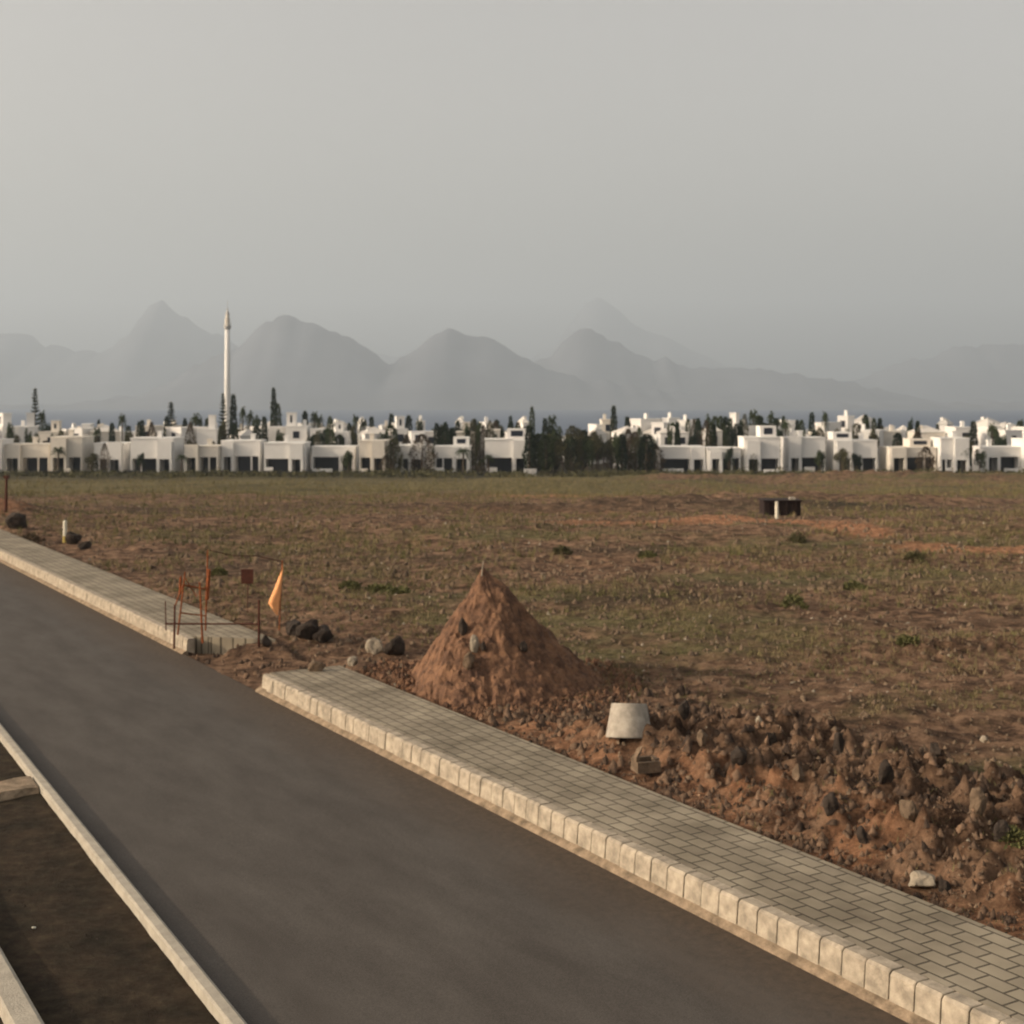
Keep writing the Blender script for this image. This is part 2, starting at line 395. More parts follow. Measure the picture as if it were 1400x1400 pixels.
# ------------------------------------------------------------ sea, hills
def sea():
    m = bpy.data.materials.new('sea_water'); m.use_nodes = True; nt = m.node_tree; b = nt.nodes['Principled BSDF']
    b.inputs['Base Color'].default_value = (.018,.042,.10,1); b.inputs['Roughness'].default_value = .5; b.inputs['Specular IOR Level'].default_value = .4
    tc = nt.nodes.new('ShaderNodeTexCoord'); nz = nt.nodes.new('ShaderNodeTexNoise'); nz.inputs['Scale'].default_value = .05; nz.inputs['Detail'].default_value = 5
    nt.links.new(tc.outputs['Object'], nz.inputs[0]); bm = nt.nodes.new('ShaderNodeBump'); bm.inputs['Distance'].default_value = 4; bm.inputs['Strength'].default_value = .6
    nt.links.new(nz.outputs[0], bm.inputs['Height']); nt.links.new(bm.outputs[0], b.inputs['Normal'])
    o = MB().add([(-20000,-3000,-45),(20000,-3000,-45),(20000,23500,-45),(-20000,23500,-45)], [(0,1,2,3)]).build('sea', m); tag(o, kind='structure')
sea()
M['hill'] = mat('hill_rock', (.13,.14,.165), .95, .4, .002)
def hills(pts, D, W, nz):
    us = np.array([p[0] for p in pts], float); hs = np.array([(HZ-p[1])/F*D+H for p in pts])
    xs = (us-700)/F*D
    X = np.linspace(xs[0], xs[-1], 420); T = np.linspace(-1, 1, 46)
    ridge = np.interp(X, xs, hs)
    k = np.array([.0,.2,.6,.2,.0]); ridge = np.convolve(np.pad(ridge, 2, mode='edge'), k, 'valid')
    ridge = ridge + (fbm(X/120, X*0+D, 5, 71)-.5)*nz*5 + (np.abs(fbm(X/420, X*0+D, 3, 72)-.5)-.12)*nz*2
    XX = np.repeat(X[None, :], len(T), 0); off = (fbm(X/1500, X*0, 3, 77)-.5)*W*.5
    YY = D + T[:, None]*W + off[None, :]
    g = fbm(XX/320, YY/700, 5, 81)
    fall = 1-np.abs(T[:, None])**1.15
    Z = (ridge[None, :]+50)*(fall*(1-.35*g*np.abs(T[:, None])*2*(1-np.abs(T[:, None])))) - 50
    V = np.stack([XX, YY, Z], -1).reshape(-1, 3); i = np.arange(len(V)).reshape(len(T), len(X))
    Q = np.stack([i[:-1, :-1], i[:-1, 1:], i[1:, 1:], i[1:, :-1]], -1).reshape(-1, 4)
    tag(mesh_np('hills', V, Q, M['hill'], smooth=True), kind='structure')
hills([(-900,556),(100,556),(140,545),(200,532),(250,506),(300,488),(330,468),(360,446),(385,434),(405,432),(430,442),(462,450),(485,467),(505,480),(535,496),(560,482),(590,460),(605,451),(622,449),(645,461),(662,457),(690,474),(715,486),(740,505),(900,535),(1100,550),(1500,556),(2400,556)], 10500, 1100, 26)
hills([(-900,556),(480,550),(640,510),(735,492),(757,488),(765,465),(785,448),(805,446),(822,456),(832,464),(842,459),(858,476),(880,482),(950,500),(1050,506),(1130,517),(1200,530),(1260,548),(1800,556),(2400,556)], 11800, 1100, 24)
hills([(-1200,520),(-600,470),(-200,480),(-60,462),(0,456),(20,450),(40,452),(58,472),(100,478),(150,476),(178,452),(200,424),(218,404),(235,424),(270,447),(320,470),(400,500),(700,520),(1140,525),(1200,508),(1240,490),(1262,487),(1300,474),(1400,468),(1500,476),(1700,490),(2200,520)], 15200, 1800, 30)
hills([(-900,540),(200,540),(330,470),(470,470),(560,490),(700,500),(760,470),(785,432),(802,412),(820,401),(838,412),(865,440),(930,470),(1000,505),(1100,530),(2200,545)], 19000, 1800, 20)

# ------------------------------------------------------------ town
def opening(mb, x0, x1, z0, z1, y, depth): mb.box(x0, x1, y-.02, y+depth, z0, z1)
def frame_window(h, x0, x1, z0, z1, y, m='glass'):
    b = MB(); b.box(x0+.06, x1-.06, y-.035, y+.02, z0+.06, z1-.06)
    w = b.build('window', M[m], h)
    f = MB(); t = .07
    f.box(x0, x1, y-.06, y-.03, z0, z0+t); f.box(x0, x1, y-.06, y-.03, z1-t, z1); f.box(x0, x0+t, y-.06, y-.03, z0+t, z1-t); f.box(x1-t, x1, y-.06, y-.03, z0+t, z1-t)
    f.box((x0+x1)/2-t/2, (x0+x1)/2+t/2, y-.06, y-.03, z0+t, z1-t)
    f.build('window_frame', M['shutter'], w)
def wall_with_porch(b, w, h, d, ph, px0, px1):
    """white front block with a recessed porch between px0 and px1"""
    b.box(-w/2, px0, 0, d, 0, h); b.box(px1, w/2, 0, d, 0, h); b.box(px0, px1, 0, d, ph, h); b.box(px0, px1, 3.4, d, 0, ph)
houses = []
def house(x, y, w, h, kind, bright='white', rz=0.):
    """kind: front (single storey with porch), upper (two storeys), tower (with lookout tower)"""
    e = empty('house', (x, y, float(base(y))-.02), rz)
    m = M[bright]; d = random.uniform(7, 9.5)
    info = []
    if kind == 'front':
        # gate bay with a pair of pillars on one side, wide shaded porch under a white band on the other
        side = random.choice((-1, 1)); gw = random.uniform(2.3, 3.3); ph = random.uniform(3.3, 3.9); e_ = random.uniform(.25, .6)
        ga, gb = (-w/2+e_, -w/2+e_+gw) if side < 0 else (w/2-e_-gw, w/2-e_)
        pa, pb = (gb+.5, w/2-.3) if side < 0 else (-w/2+.3, ga-.5)
        b = MB(); b.box(-w/2, w/2, 0, d, ph, h); xs = sorted([(-w/2, min(ga, pa)), (min(gb, pb), max(ga, pa)), (max(gb, pb), w/2)])
        for a, c in xs: b.box(a, c, 0, d, 0, ph-.002)
        b.box(min(ga, pa), min(gb, pb), 3.0, d, 0, ph-.002); b.box(max(ga, pa), max(gb, pb), 3.0, d, 0, ph-.002)
        b.build('wall', m, e)
        MB().box(-w/2-.12, w/2+.12, -.12, d+.12, h, h+.3).build('parapet', m, e)
        MB().box(ga-.15, gb+.15, -.9, -.13, ph-.1, h+random.uniform(-.6, .7)).build('gate_lintel', m, e)
        for xx in (ga+.05, gb-.05): MB().box(xx-.3, xx+.3, -.85, -.2, 0, ph-.103).build('pillar', m, e)
        MB().box(ga+.5, gb-.5, 2.9, 2.97, 0, ph-.2).build('door', M['shutter'], e)
        frame_window(e, pa+.02, pb-.02, .05, ph-.05, 2.98, 'glass')
        if random.random() < .5: xx = pa+(pb-pa)*random.uniform(.3, .7); MB().box(xx-.16, xx+.16, .05, .4, 0, ph-.003).build('pillar', m, e)
        if random.random() < .45: MB().box(pa+.1, pa+(pb-pa)*random.uniform(.4, .95), -2.2, -2.0, 0, random.uniform(1.2, 1.7)).build('terrace_wall', m, e)
        if random.random() < .5:
            cx = random.uniform(-w*.3, w*.3); b = MB(); b.box(cx-.45, cx+.45, d*.5, d*.5+.9, h+.32, h+1.5); c_ = b.build('chimney', m, e)
            MB().box(cx-.6, cx+.6, d*.5-.15, d*.5+1.05, h+1.5, h+1.72).build('chimney_cap', m, c_)
            info.append('chimney')
        if random.random() < .6:
            rw = w*.45; rx = random.choice((-w/2+.3, w/2-rw-.3)); hh = random.uniform(1.6, 2.6)
            MB().box(rx, rx+rw, d*.35, d-.2, h+.32, h+.32+hh).build('roof_room', m, e); frame_window(e, rx+.8, rx+rw-.8, h+.8, h+.32+hh-.4, d*.35)
            info.append('roof room')
    else:
        b = MB(); b.box(-w/2, w/2, 0, d, 0, h); b.build('wall', m, e)
        if random.random() < .35 and kind != 'tower':
            MB().add([(-w/2-.2,-.2,h),(w/2+.2,-.2,h),(w/2+.2,d+.2,h),(-w/2-.2,d+.2,h),(0,d*.5,h+1.6)], [(0,1,4),(1,2,4),(2,3,4),(3,0,4),(0,3,2,1)]).build('roof', M['roof'], e); info.append('pyramid roof')
        else:
            MB().box(-w/2-.1, w/2+.1, -.1, d+.1, h, h+.3).build('parapet', m, e)
        if kind == 'tower':
            tw = random.uniform(1.5, 2.3); tx = random.uniform(-w/2+tw/2, w/2-tw/2); th = random.uniform(1.8, 3.2)
            t = MB().box(tx-tw/2, tx+tw/2, 1, 1+tw, h+.3, h+.3+th).build('tower', m, e)
            MB().box(tx-tw/2-.12, tx+tw/2+.12, .88, 1.12+tw, h+.3+th, h+.5+th).build('tower_cap', m, t)
            if tw > 1.7: MB().box(tx-.25, tx+.25, .97, 1.02, h+1.0, h+.3+th-.5).build('tower_window', M['glass'], t)
            info.append('lookout tower')
        n = max(1, int(w/3.2))
        for lvl in ((h-2.9, h-1.0), (h*.5-2.2, h*.5-.4)):
            for k in range(n):
                if random.random() < .72:
                    cx = -w/2+w*(k+.5)/n; ww = random.uniform(.5, .95); frame_window(e, cx-ww, cx+ww, lvl[0]+random.uniform(0, .4), lvl[1], 0)
        if random.random() < .5:
            MB().box(-w/2+.2, w/2-.2, -1.3, -.13, h*.48, h*.48+.85, 0).build('balcony', m, e); info.append('balcony')
        if random.random() < .6:
            cx = random.uniform(-w*.35, w*.35); c_ = MB().box(cx-.4, cx+.4, d*.3, d*.3+.8, h+.3, h+1.7).build('chimney', m, e)
            info.append('chimney')
    houses.append((e, x/y*F+700, y, kind, w, h, info, bright)); return e

def wx(u, y): return (u-700)/F*y
# front row along the lava-stone walls
u = -95
while u < 1500:
    wpx = random.uniform(44, 68)
    c = u+wpx/2
    if not (722 < c < 892):
        y = 305+random.uniform(-3, 4)
        w = wpx*y/F-random.uniform(.3, 1.6); h = random.uniform(5.6, 8.0)
        house(wx(c, y), y, w, h, 'front', 'cream' if random.random() < .12 else 'white')
    u += wpx + random.choice((0, 0, 3, 5, 12))
# second row
u = -80
while u < 1500:
    wpx = random.uniform(18, 42); c = u+wpx/2
    if not (728 < c < 850):
        y = 328+random.uniform(-4, 6); w = wpx*y/F
        house(wx(c, y), y, w-.5, random.uniform(7.6, 10.2), random.choice(('upper','upper','tower')), random.choice(('white','white','white','white','white','cream')), random.choice((0, 0, -.45, -.7, .25)))
    u += wpx + random.choice((2, 6, 12, 20))
# third row: the tops seen above the others, at the peaks of the skyline
for (u, v, wp) in ((28,582,26),(88,586,12),(118,579,12),(150,590,24),(200,589,22),(213,584,10),(227,581,12),(263,590,14),(345,582,20),(368,580,14),(410,578,10),(450,580,9),(472,583,26),(497,577,10),(530,582,16),(574,575,9),(628,576,12),(672,577,16),(719,576,8),(757,596,24),(831,573,16),(820,580,9),(868,572,22),(899,577,18),(910,571,9),(935,574,18),(1058,580,18),(1081,574,14),(1120,577,18),(1152,568,14),(1176,573,16),(1224,590,22),(1240,588,14),(1262,592,22),(1288,578,13),(1341,577,22),(1364,583,18),(1397,586,22),(1440,585,24),(60,594,30),(310,595,40),(560,594,36),(650,594,40),(1010,594,40),(1200,594,30),(-30,590,26),(8,592,14),(44,588,10),(104,590,12),(133,586,9),(172,592,16),(240,590,12),(288,588,12),(330,586,10),(384,591,14),(428,588,9),(462,592,14),(515,588,11),(550,586,9),(590,590,13),(612,592,10),(640,588,9),(688,590,12),(706,586,8),(780,598,16),(806,592,10),(850,588,9),(884,590,12),(958,588,10),(985,592,16),(1030,588,12),(1100,590,12),(1136,588,10),(1195,590,10),(1210,594,12),(1275,590,10),(1305,586,12),(1322,592,12),(1380,590,12)):
    y = 356+random.uniform(-3, 12); top = H-(v-HZ)*y/F-ZH
    house(wx(u, y), y, wp*y/F, top-.35, 'upper' if wp > 20 or random.random() < .5 else 'tower' if False else 'upper', 'cream' if random.random() < .15 else 'white', random.choice((0, -.5, -.8, .2)))
# house labels
ORD = ['first','second','third','fourth','fifth','sixth','seventh','eighth','ninth','tenth','eleventh','twelfth','thirteenth','fourteenth','fifteenth','sixteenth','seventeenth','eighteenth','nineteenth','twentieth','twenty-first','twenty-second','twenty-third','twenty-fourth','twenty-fifth','twenty-sixth','twenty-seventh','twenty-eighth','twenty-ninth','thirtieth','thirty-first','thirty-second','thirty-third','thirty-fourth','thirty-fifth','thirty-sixth','thirty-seventh','thirty-eighth','thirty-ninth','fortieth','forty-first','forty-second','forty-third','forty-fourth','forty-fifth','forty-sixth','forty-seventh','forty-eighth','forty-ninth','fiftieth']
def side_order(items):
    """items sorted by picture position: (obj, u) -> words counted from the lighthouse tower or the dark grove, whichever is nearer"""
    out = {}
    L_ = sorted([i for i in items if i[1] < 310], key=lambda i: -i[1]); 
    M1 = sorted([i for i in items if 310 <= i[1] < 530], key=lambda i: i[1]); M2 = sorted([i for i in items if 530 <= i[1] < 800], key=lambda i: -i[1])
    R1 = sorted([i for i in items if 800 <= i[1] < 1110], key=lambda i: i[1]); R2 = sorted([i for i in items if i[1] >= 1110], key=lambda i: -i[1])
    for k, i in enumerate(L_): out[i[0].name] = f'{ORD[k]} left of the lighthouse'
    for k, i in enumerate(M1): out[i[0].name] = f'{ORD[k]} right of the lighthouse'
    for k, i in enumerate(M2): out[i[0].name] = f"{ORD[k]} left of the grove's middle"
    for k, i in enumerate(R1): out[i[0].name] = f"{ORD[k]} right of the grove's middle"
    for k, i in enumerate(R2): out[i[0].name] = f"{ORD[k]} from the town's right end"
    return out
for lo, hi, txt, grp in ((0, 315, 'front row', 'white houses in the front row of the town'), (315, 345, 'second row', 'houses of the second row of the town'), (345, 500, 'back row', 'house tops at the back of the town')):
    hs = [h for h in houses if lo < h[2] < hi]; so = side_order([(h[0], h[1]) for h in hs])
    for h in hs:
        colr = 'cream' if h[7] == 'cream' else 'white'
        kindw = 'porch house' if h[3] == 'front' else 'house'
        ex = (' and '+h[6][0]) if h[6] and h[3] == 'front' else (' with '+h[6][0] if h[6] else '')
        if h[3] == 'front' and not h[6]: kindw = 'flat-roofed porch house'
        tag(h[0], f'{colr} {kindw}{ex}, {txt}, {so[h[0].name]}', 'house', grp)

# lava-stone garden walls in front of the town
def long_wall(u0, u1, y, label, hgt=.95):
    e = []; x0, x1 = wx(u0, y), wx(u1, y); b = MB(); n = int((x1-x0)/1.2)
    for k in range(n):
        a = x0+(x1-x0)*k/n; c = x0+(x1-x0)*(k+1)/n; hh = hgt+random.uniform(-.2, .3)
        b.box(a-x0, c-x0+.002*(k % 2), random.uniform(-.06, .06), .55+random.uniform(-.06, .06), 0, hh, .04)
    o = b.build('stone_wall', M['lava']); o.location = (x0, y, float(base(y))-.1); tag(o, label, 'wall', 'dark stone walls in front of the town')
long_wall(-140, 722, 297.5, 'long black lava stone wall before the houses left of the dark grove')
long_wall(893, 1540, 297.5, 'long black lava stone wall before the houses right of the dark grove', .9)
for (u, wp) in ((30,34),(92,28),(160,30),(244,26),(320,22),(400,40),(472,22),(560,30),(628,26),(690,14),(945,34),(1012,18),(1070,22),(1130,20),(1186,26),(1262,24),(1338,18),(1390,20)):
    pass

# lighthouse
def lighthouse():
    y = 600; x = wx(311, y); zb = float(base(y))-.05
    e = empty('lighthouse', (x, y, zb), 0, 'very tall slender white lighthouse tower rising above the town roofs', 'lighthouse')
    S = y/F; top = H+(HZ-447)*S-zb
    b = MB(); b.lathe([(2.1,0),(2.0,6),(1.75,top*.5),(1.45,top),(0,top)], 24); b.build('tower_shaft', M['white'], e, True)
    g = MB(); g.lathe([(1.45,top-1.2),(2.1,top),(2.1,top+.6),(1.6,top+.65),(1.5,top+.66)], 24); g.build('gallery', M['grey_render'], e)
    r = MB()
    for k in range(10): t = k*math.pi/5; r.tube([(2.0*math.cos(t), 2.0*math.sin(t), top+.6), (2.0*math.cos(t), 2.0*math.sin(t), top+1.9)], .07, 5)
    r.build('railing', M['grey_render'], e)
    MB().lathe([(1.5,top+.62),(1.5,top+3.4),(1.6,top+3.5),(1.2,top+3.6),(1.1,top+5.2),(1.25,top+5.3)], 20).build('lantern_room', M['cream'], e)
    MB().lathe([(1.3,top+5.3),(1.0,top+6.2),(.35,top+7.2),(.2,top+8.2),(0,top+8.3)], 20).build('dome', M['grey_render'], e)
    MB().tube([(0,0,top+8.1),(0,0,top+11.5)], [.12,.05], 6).build('mast', M['grey_render'], e)
    e.scale = (.74, .74, 1)
lighthouse()

# ------------------------------------------------------------ trees (prototypes 10 m tall, scaled)
def leaf_mesh(name, pts, dirs, ln, wd, m, parent):
    """one narrow folded leaf per point"""
    n = len(pts); d = dirs/np.linalg.norm(dirs, axis=1, keepdims=True)
    r = rng.normal(size=(n, 3)); s = np.cross(d, r); s /= np.linalg.norm(s, axis=1, keepdims=True)+1e-9
    ln = (ln*rng.uniform(.6, 1.3, n))[:, None]; wd = (wd*rng.uniform(.6, 1.3, n))[:, None]
    V = np.stack([pts, pts+d*ln*.5+s*wd, pts+d*ln, pts+d*ln*.5-s*wd], 1).reshape(-1, 3)
    Q = np.arange(4*n).reshape(n, 4)
    return mesh_np(name, V, Q, m, parent)
def palm(seed, fan=1.0, crown_h=1.0):
    e = empty('palm_tree', (0, 0, 0)); r = np.random.default_rng(seed)
    b = MB(); bend = r.uniform(-.35, .35)
    b.tube([(0,0,-.4),(bend*.3,0,3),(bend*.8,0,6),(bend,0,8.3)], [.3,.22,.19,.24], 8); b.build('trunk', M['trunk'], e)
    P = []; D = []
    for k in range(34):
        a = r.uniform(0, 2*math.pi); up = r.uniform(-.9, 1.1); L_ = r.uniform(1.6, 2.1)*fan
        for t in np.linspace(.1, 1, 9):
            hx = math.cos(up)*L_*t; z = 8.3 + (math.sin(up)*L_*t*1.2 - .75*t*t*L_*(.6+.4*math.cos(up)))*crown_h
            for sgn in (-1, 1):
                P.append((bend+hx*math.cos(a), hx*math.sin(a), z)); D.append((math.cos(a)*.6-sgn*math.sin(a), math.sin(a)*.6+sgn*math.cos(a), -.9))
    leaf_mesh('crown', np.array(P), np.array(D), .55, .07, M['leaf'], e); return e
def araucaria(seed):
    e = empty('norfolk_pine', (0, 0, 0)); r = np.random.default_rng(seed)
    MB().tube([(0,0,-.4),(0,0,5),(0,0,10)], [.28,.15,.03], 8).build('trunk', M['trunk'], e)
    P = []; D = []; z = 1.2
    while z < 9.8:
        R = (10-z)*.21+.12; n = int(7+R*3)
        for k in range(n):
            a = 2*math.pi*k/n+r.uniform(-.3, .3); Rr = R*r.uniform(.6, 1.1)
            for t in np.linspace(.12, 1, int(5+Rr*5)):
                for q_ in range(3):
                    P.append((math.cos(a)*Rr*t, math.sin(a)*Rr*t, z+.25*t*t*Rr+r.uniform(-.06,.06))); D.append((math.cos(a)+r.normal()*.8, math.sin(a)+r.normal()*.8, r.uniform(-.6, .8)))
        z += .52*(.5+R*.5)
    leaf_mesh('crown', np.array(P), np.array(D), .26, .06, M['leaf_dark'], e); return e
def cypress(seed, m='leaf_dark', wide=.75, name='cypress_tree'):
    e = empty(name, (0, 0, 0)); r = np.random.default_rng(seed)
    MB().tube([(0,0,-.4),(0,0,4),(.05,0,9)], [.22,.14,.04], 7).build('trunk', M['trunk'], e)
    n = 1500; z = r.uniform(.8, 10, n); prof = np.sin(np.clip((z-.5)/9.6, 0, 1)**.75*math.pi)**.6*wide*(.75+.5*vnoise(z*1.1, z*0, seed))
    a = r.uniform(0, 2*math.pi, n); lump = .75+.5*vnoise(a*1.3+z*.5, z*.9, seed+4)
    R = prof*lump*r.uniform(.35, 1, n)**.5
    P = np.stack([R*np.cos(a), R*np.sin(a), z], -1); D = np.stack([np.cos(a)*.5, np.sin(a)*.5, r.uniform(.4, 1.4, n)], -1)
    leaf_mesh('crown', P, D, .42, .08, M[m], e); return e
def round_tree(seed, m='leaf', name='leafy_tree', R0=3.2):
    """broad tree 10 m tall with limbs and leaf clumps"""
    e = empty(name, (0, 0, 0)); r = np.random.default_rng(seed)
    b = MB(); b.tube([(0,0,-.4),(.1,0,2),(.2,.1,4.5)], [.4,.3,.2], 8)
    P = []; D = []
    for k in range(16):
        a = r.uniform(0, 2*math.pi); rr = R0*r.uniform(.25, .8); z = r.uniform(3.2, 8.6); sz = r.uniform(.9, 1.7)*(1.1-.06*abs(z-6))
        c = np.array((rr*math.cos(a)*(1.1-abs(z-5.5)*.12), rr*math.sin(a), z))
        if k < 7: b.tube([(.1,0,2.2+k*.25), tuple(c*.55+np.array((0,0,1.4))), tuple(c)], [.16,.1,.04], 5)
        n = 130; d = r.normal(size=(n, 3)); d /= np.linalg.norm(d, axis=1, keepdims=True)
        P.append(c+d*sz*r.uniform(.3, 1, (n, 1))**.6); D.append(d+r.normal(size=(n, 3))*.5+np.array((0,0,.2)))
    b.build('trunk', M['trunk'], e)
    leaf_mesh('crown', np.concatenate(P), np.concatenate(D), .5, .16, M[m], e); return e
protos = {
 'palm': [palm(1, .8, 1.3), palm(2, .62, 1.7), palm(3, .95, 1.1)],
 'pine': [araucaria(4), araucaria(5)],
 'cyp': [cypress(6), cypress(7, 'leaf', .95), cypress(8, 'leaf_dark', .6)],
 'olive': [cypress(9, 'leaf_olive', 1.5, 'tall_shrub'), cypress(10, 'leaf_brown', 1.6, 'tall_shrub')],
 'round': [round_tree(11, 'leaf'), round_tree(12, 'leaf_dark'), round_tree(13, 'leaf_olive')]}
used = {}; trees = []
WORD = {'palm': 'palm tree with dark ragged crown', 'pine': 'pointed Norfolk pine', 'cyp': 'narrow dark cypress-like tree', 'olive': 'bushy olive-brown tree', 'round': 'broad dark leafy tree'}
CAT = {'palm': 'palm tree', 'pine': 'pine tree', 'cyp': 'cypress', 'olive': 'bushy tree', 'round': 'tree'}
def tree(kind, u, v, y, wpx=None, k=None):
    """tree whose top shows at picture row v"""
    pr = protos[kind]; p = pr[random.randrange(len(pr)) if k is None else k]
    e = p if id(p) not in used else copy_tree(p); used[id(p)] = 1
    zb = float(base(y))-.05; top = H-(v-HZ)*y/F-zb
    nat = {'palm': 3.0, 'pine': 3.6, 'cyp': 1.6, 'olive': 2.6, 'round': 6.4}[kind]
    w = (wpx*y/F/nat) if wpx else top/10
    tall = {'palm': 9.6, 'pine': 10, 'cyp': 10.2, 'olive': 10.2, 'round': 9.8}[kind]
    e.location = (wx(u, y), y, zb); e.scale = (w, w, top/tall); e.rotation_euler = (0, 0, random.uniform(0, 6.28))
    trees.append((e, u, y, kind)); return e
TL = [('round',12,577,342,16),('pine',48,529,346,24),('palm',57,556,345,13),('round',63,577,344,18),('round',77,592,320,16),('round',104,586,342,20),('cyp',135,574,350,8),('palm',167,562,344,12),
 ('cyp',176,582,345,9),('olive',143,606,301,10),('pine',234,548,345,28),('cyp',228,569,343,10),('cyp',253,572,346,10),('palm',266,561,344,15),('palm',273,566,346,10),('cyp',284,572,344,11),('round',261,601,318,18),
 ('pine',305,536,344,22),('cyp',319,540,346,14),('olive',322,586,341,22),('palm',332,552,350,11),('palm',341,557,350,11),('palm',353,564,347,12),('palm',361,568,347,11),('cyp',374,531,344,12),('cyp',380,552,345,10),
 ('round',394,578,343,20),('cyp',417,562,345,11),('palm',430,559,347,13),('palm',435,563,350,12),('round',442,582,320,20),('olive',455,590,341,14),('palm',487,562,347,12),('palm',497,569,349,11),('cyp',508,570,344,12),
 ('round',516,598,319,12),('cyp',535,566,344,12),('palm',547,570,347,13),('cyp',559,568,345,12),('palm',574,569,350,10),('olive',538,600,302,24),('olive',577,594,303,26),('round',602,576,344,26),('cyp',617,585,319,12),
 ('round',637,577,346,18),('cyp',649,573,344,12),('cyp',657,578,347,10),('cyp',679,574,344,12),('round',688,577,346,18),('cyp',698,569,345,10),('round',708,580,342,18),('cyp',727,556,340,8),('cyp',745,572,338,12),('palm',755,564,342,15),
 ('cyp',839,555,338,13),('cyp',858,570,340,12),('cyp',920,578,344,11),('cyp',941,573,344,8),('cyp',954,572,330,13),('palm',969,562,350,8),('cyp',978,569,345,13),('cyp',992,570,345,15),('round',1003,578,344,20),('cyp',1011,574,347,11),
 ('palm',1030,556,347,14),('cyp',1037,568,345,14),('palm',1053,558,350,11),('palm',1063,568,347,12),('cyp',1071,569,345,9),('cyp',1090,574,345,10),('cyp',1110,564,344,11),('palm',1128,559,349,11),('round',1143,582,344,16),
 ('olive',1130,598,320,22),('round',1151,610,301,20),('cyp',1183,567,345,13),('cyp',1195,572,344,9),('cyp',1203,572,345,12),('round',1214,586,346,12),('cyp',1282,580,345,8),('round',1324,580,345,18),('cyp',1361,586,320,10),
 ('palm',1395,569,347,14),('round',1160,585,325,14),('olive',505,604,319,12),('round',20,590,320,14),('round',424,592,320,14),('round',1372,594,322,12),('cyp',-20,570,345,12),('palm',1430,565,347,14)]
for t in TL: tree(*t[:4], t[4])
for i in range(52):
    u = -20+i*28+random.uniform(-16, 16)
    if 715 < u < 860: continue
    y = random.choice((317, 318, 322, 344)); v = random.choice((random.uniform(568, 585), random.uniform(585, 606), random.uniform(590, 608)))
    tree(random.choice(('round','round','olive','olive','palm')) if v > 585 else random.choice(('cyp','palm','round')), u, v, y, random.uniform(10, 20) if v > 585 else random.uniform(9, 13))
# the dark grove in the gap of the front row
for i in range(20):
    u = random.uniform(0, 1400)
    if not 715 < u < 880: tree(random.choice(('olive','round','olive','palm')), u, random.uniform(604, 628), random.choice((301, 302.5)), random.uniform(9, 20))
for i in range(40):
    u = 6+i*35+random.uniform(-12, 12)
    if not 715 < u < 860: tree(random.choice(('cyp','olive','round')), u, random.uniform(576, 600), random.choice((317, 322)), random.uniform(10, 18))
for i in range(17):
    tree(random.choice(('cyp','cyp','olive')), 950+i*6.8+random.uniform(-2, 2), random.uniform(566, 582), random.choice((322, 342, 345)), random.uniform(9, 14))
for i in range(14):
    tree(random.choice(('cyp','olive','round')), 590+i*9+random.uniform(-3, 3), random.uniform(573, 586), random.choice((322, 342, 345)), random.uniform(10, 15))
for i in range(34):
    u = 724+i*5.1+random.uniform(-3, 3); y = random.choice((301, 306, 312, 322)); v = 590+random.uniform(-9, 12)+(8 if u > 875 else 0)
    tree(random.choice(('round','round','olive','cyp')), u, v, y, random.uniform(15, 26))
for pr in protos.values():
    for p in pr:
        if id(p) not in used:
            for ch in list(p.children): bpy.data.objects.remove(ch)
            bpy.data.objects.remove(p)
for kind, word in WORD.items():
    ts = [t for t in trees if t[3] == kind]
    so = side_order([(t[0], t[1]) for t in ts])
    for t in ts: tag(t[0], f'{word}, {so[t[0].name]}', CAT[kind], {'palm':'palms between the houses','pine':'Norfolk pines above the town','cyp':'narrow trees above the town','olive':'bushy trees along the town','round':'broad trees among the houses'}[kind])

# low bushes at the foot of the grove and walls, white bits
def shrub(x, y, sx, sz, m, name='shrub', n=500):
    r = np.random.default_rng(int(abs(x*131+y*17)) % 99991); d = r.normal(size=(n, 3)); d /= np.linalg.norm(d, axis=1, keepdims=True); d[:, 2] = np.abs(d[:, 2])
    rad = r.uniform(.25, 1, (n, 1))**.5*(.7+.5*vnoise(d[:, 0]*2+5, d[:, 1]*2+5, int(abs(x)) % 50))[:, None]
    P = d*rad*np.array((sx*.8, sx*1.1, sz)); o = leaf_mesh(name, P, d+r.normal(size=(n, 3))*.6, sx*.16+.05, sx*.03+.01, M[m], None)
    o.location = (x, y, tz(x, y)-.03); return o
for k, (u, v, sx, sz, m, lab) in enumerate((
  (1087,830,.45,.32,'greengrass','dark green weed clump in the middle of the right field'),
  (1168,806,.45,.26,'greengrass','small green weed clump up and right of the dark clump'),
  (1243,882,.34,.2,'greengrass','low green weed tuft nearest the soil heap'),
  (885,762,.5,.2,'greengrass','low green bush far behind the concrete ring'),
  (478,803,.45,.16,'greengrass','bright green weed patch left of the soil cone'),
  (520,806,.5,.14,'greengrass','wide green weed patch nearest the soil cone'),
  (545,812,.5,.24,'greengrass','small weed tuft at the end of the green patch'),
  (768,756,.45,.3,'leaf_olive','small dark bush far behind the soil cone'),
  (300,786,.35,.3,'greengrass','small green weed behind the rusty barrier'),
  (1385,1150,.2,.14,'greengrass','little green weed at the foot of the big soil heap'),
  (1250,765,.4,.3,'leaf_olive','dark bush by the orange track on the right'),
  (1090,742,.45,.4,'leaf_olive','dark bush in front of the low brown hut'),
  (40,742,.6,.4,'leaf_brown','dry brown bush beside the far pavement'))):
    x, y, z = onground(u, v); tag(shrub(x, y, sx, sz, m), lab, 'bush')
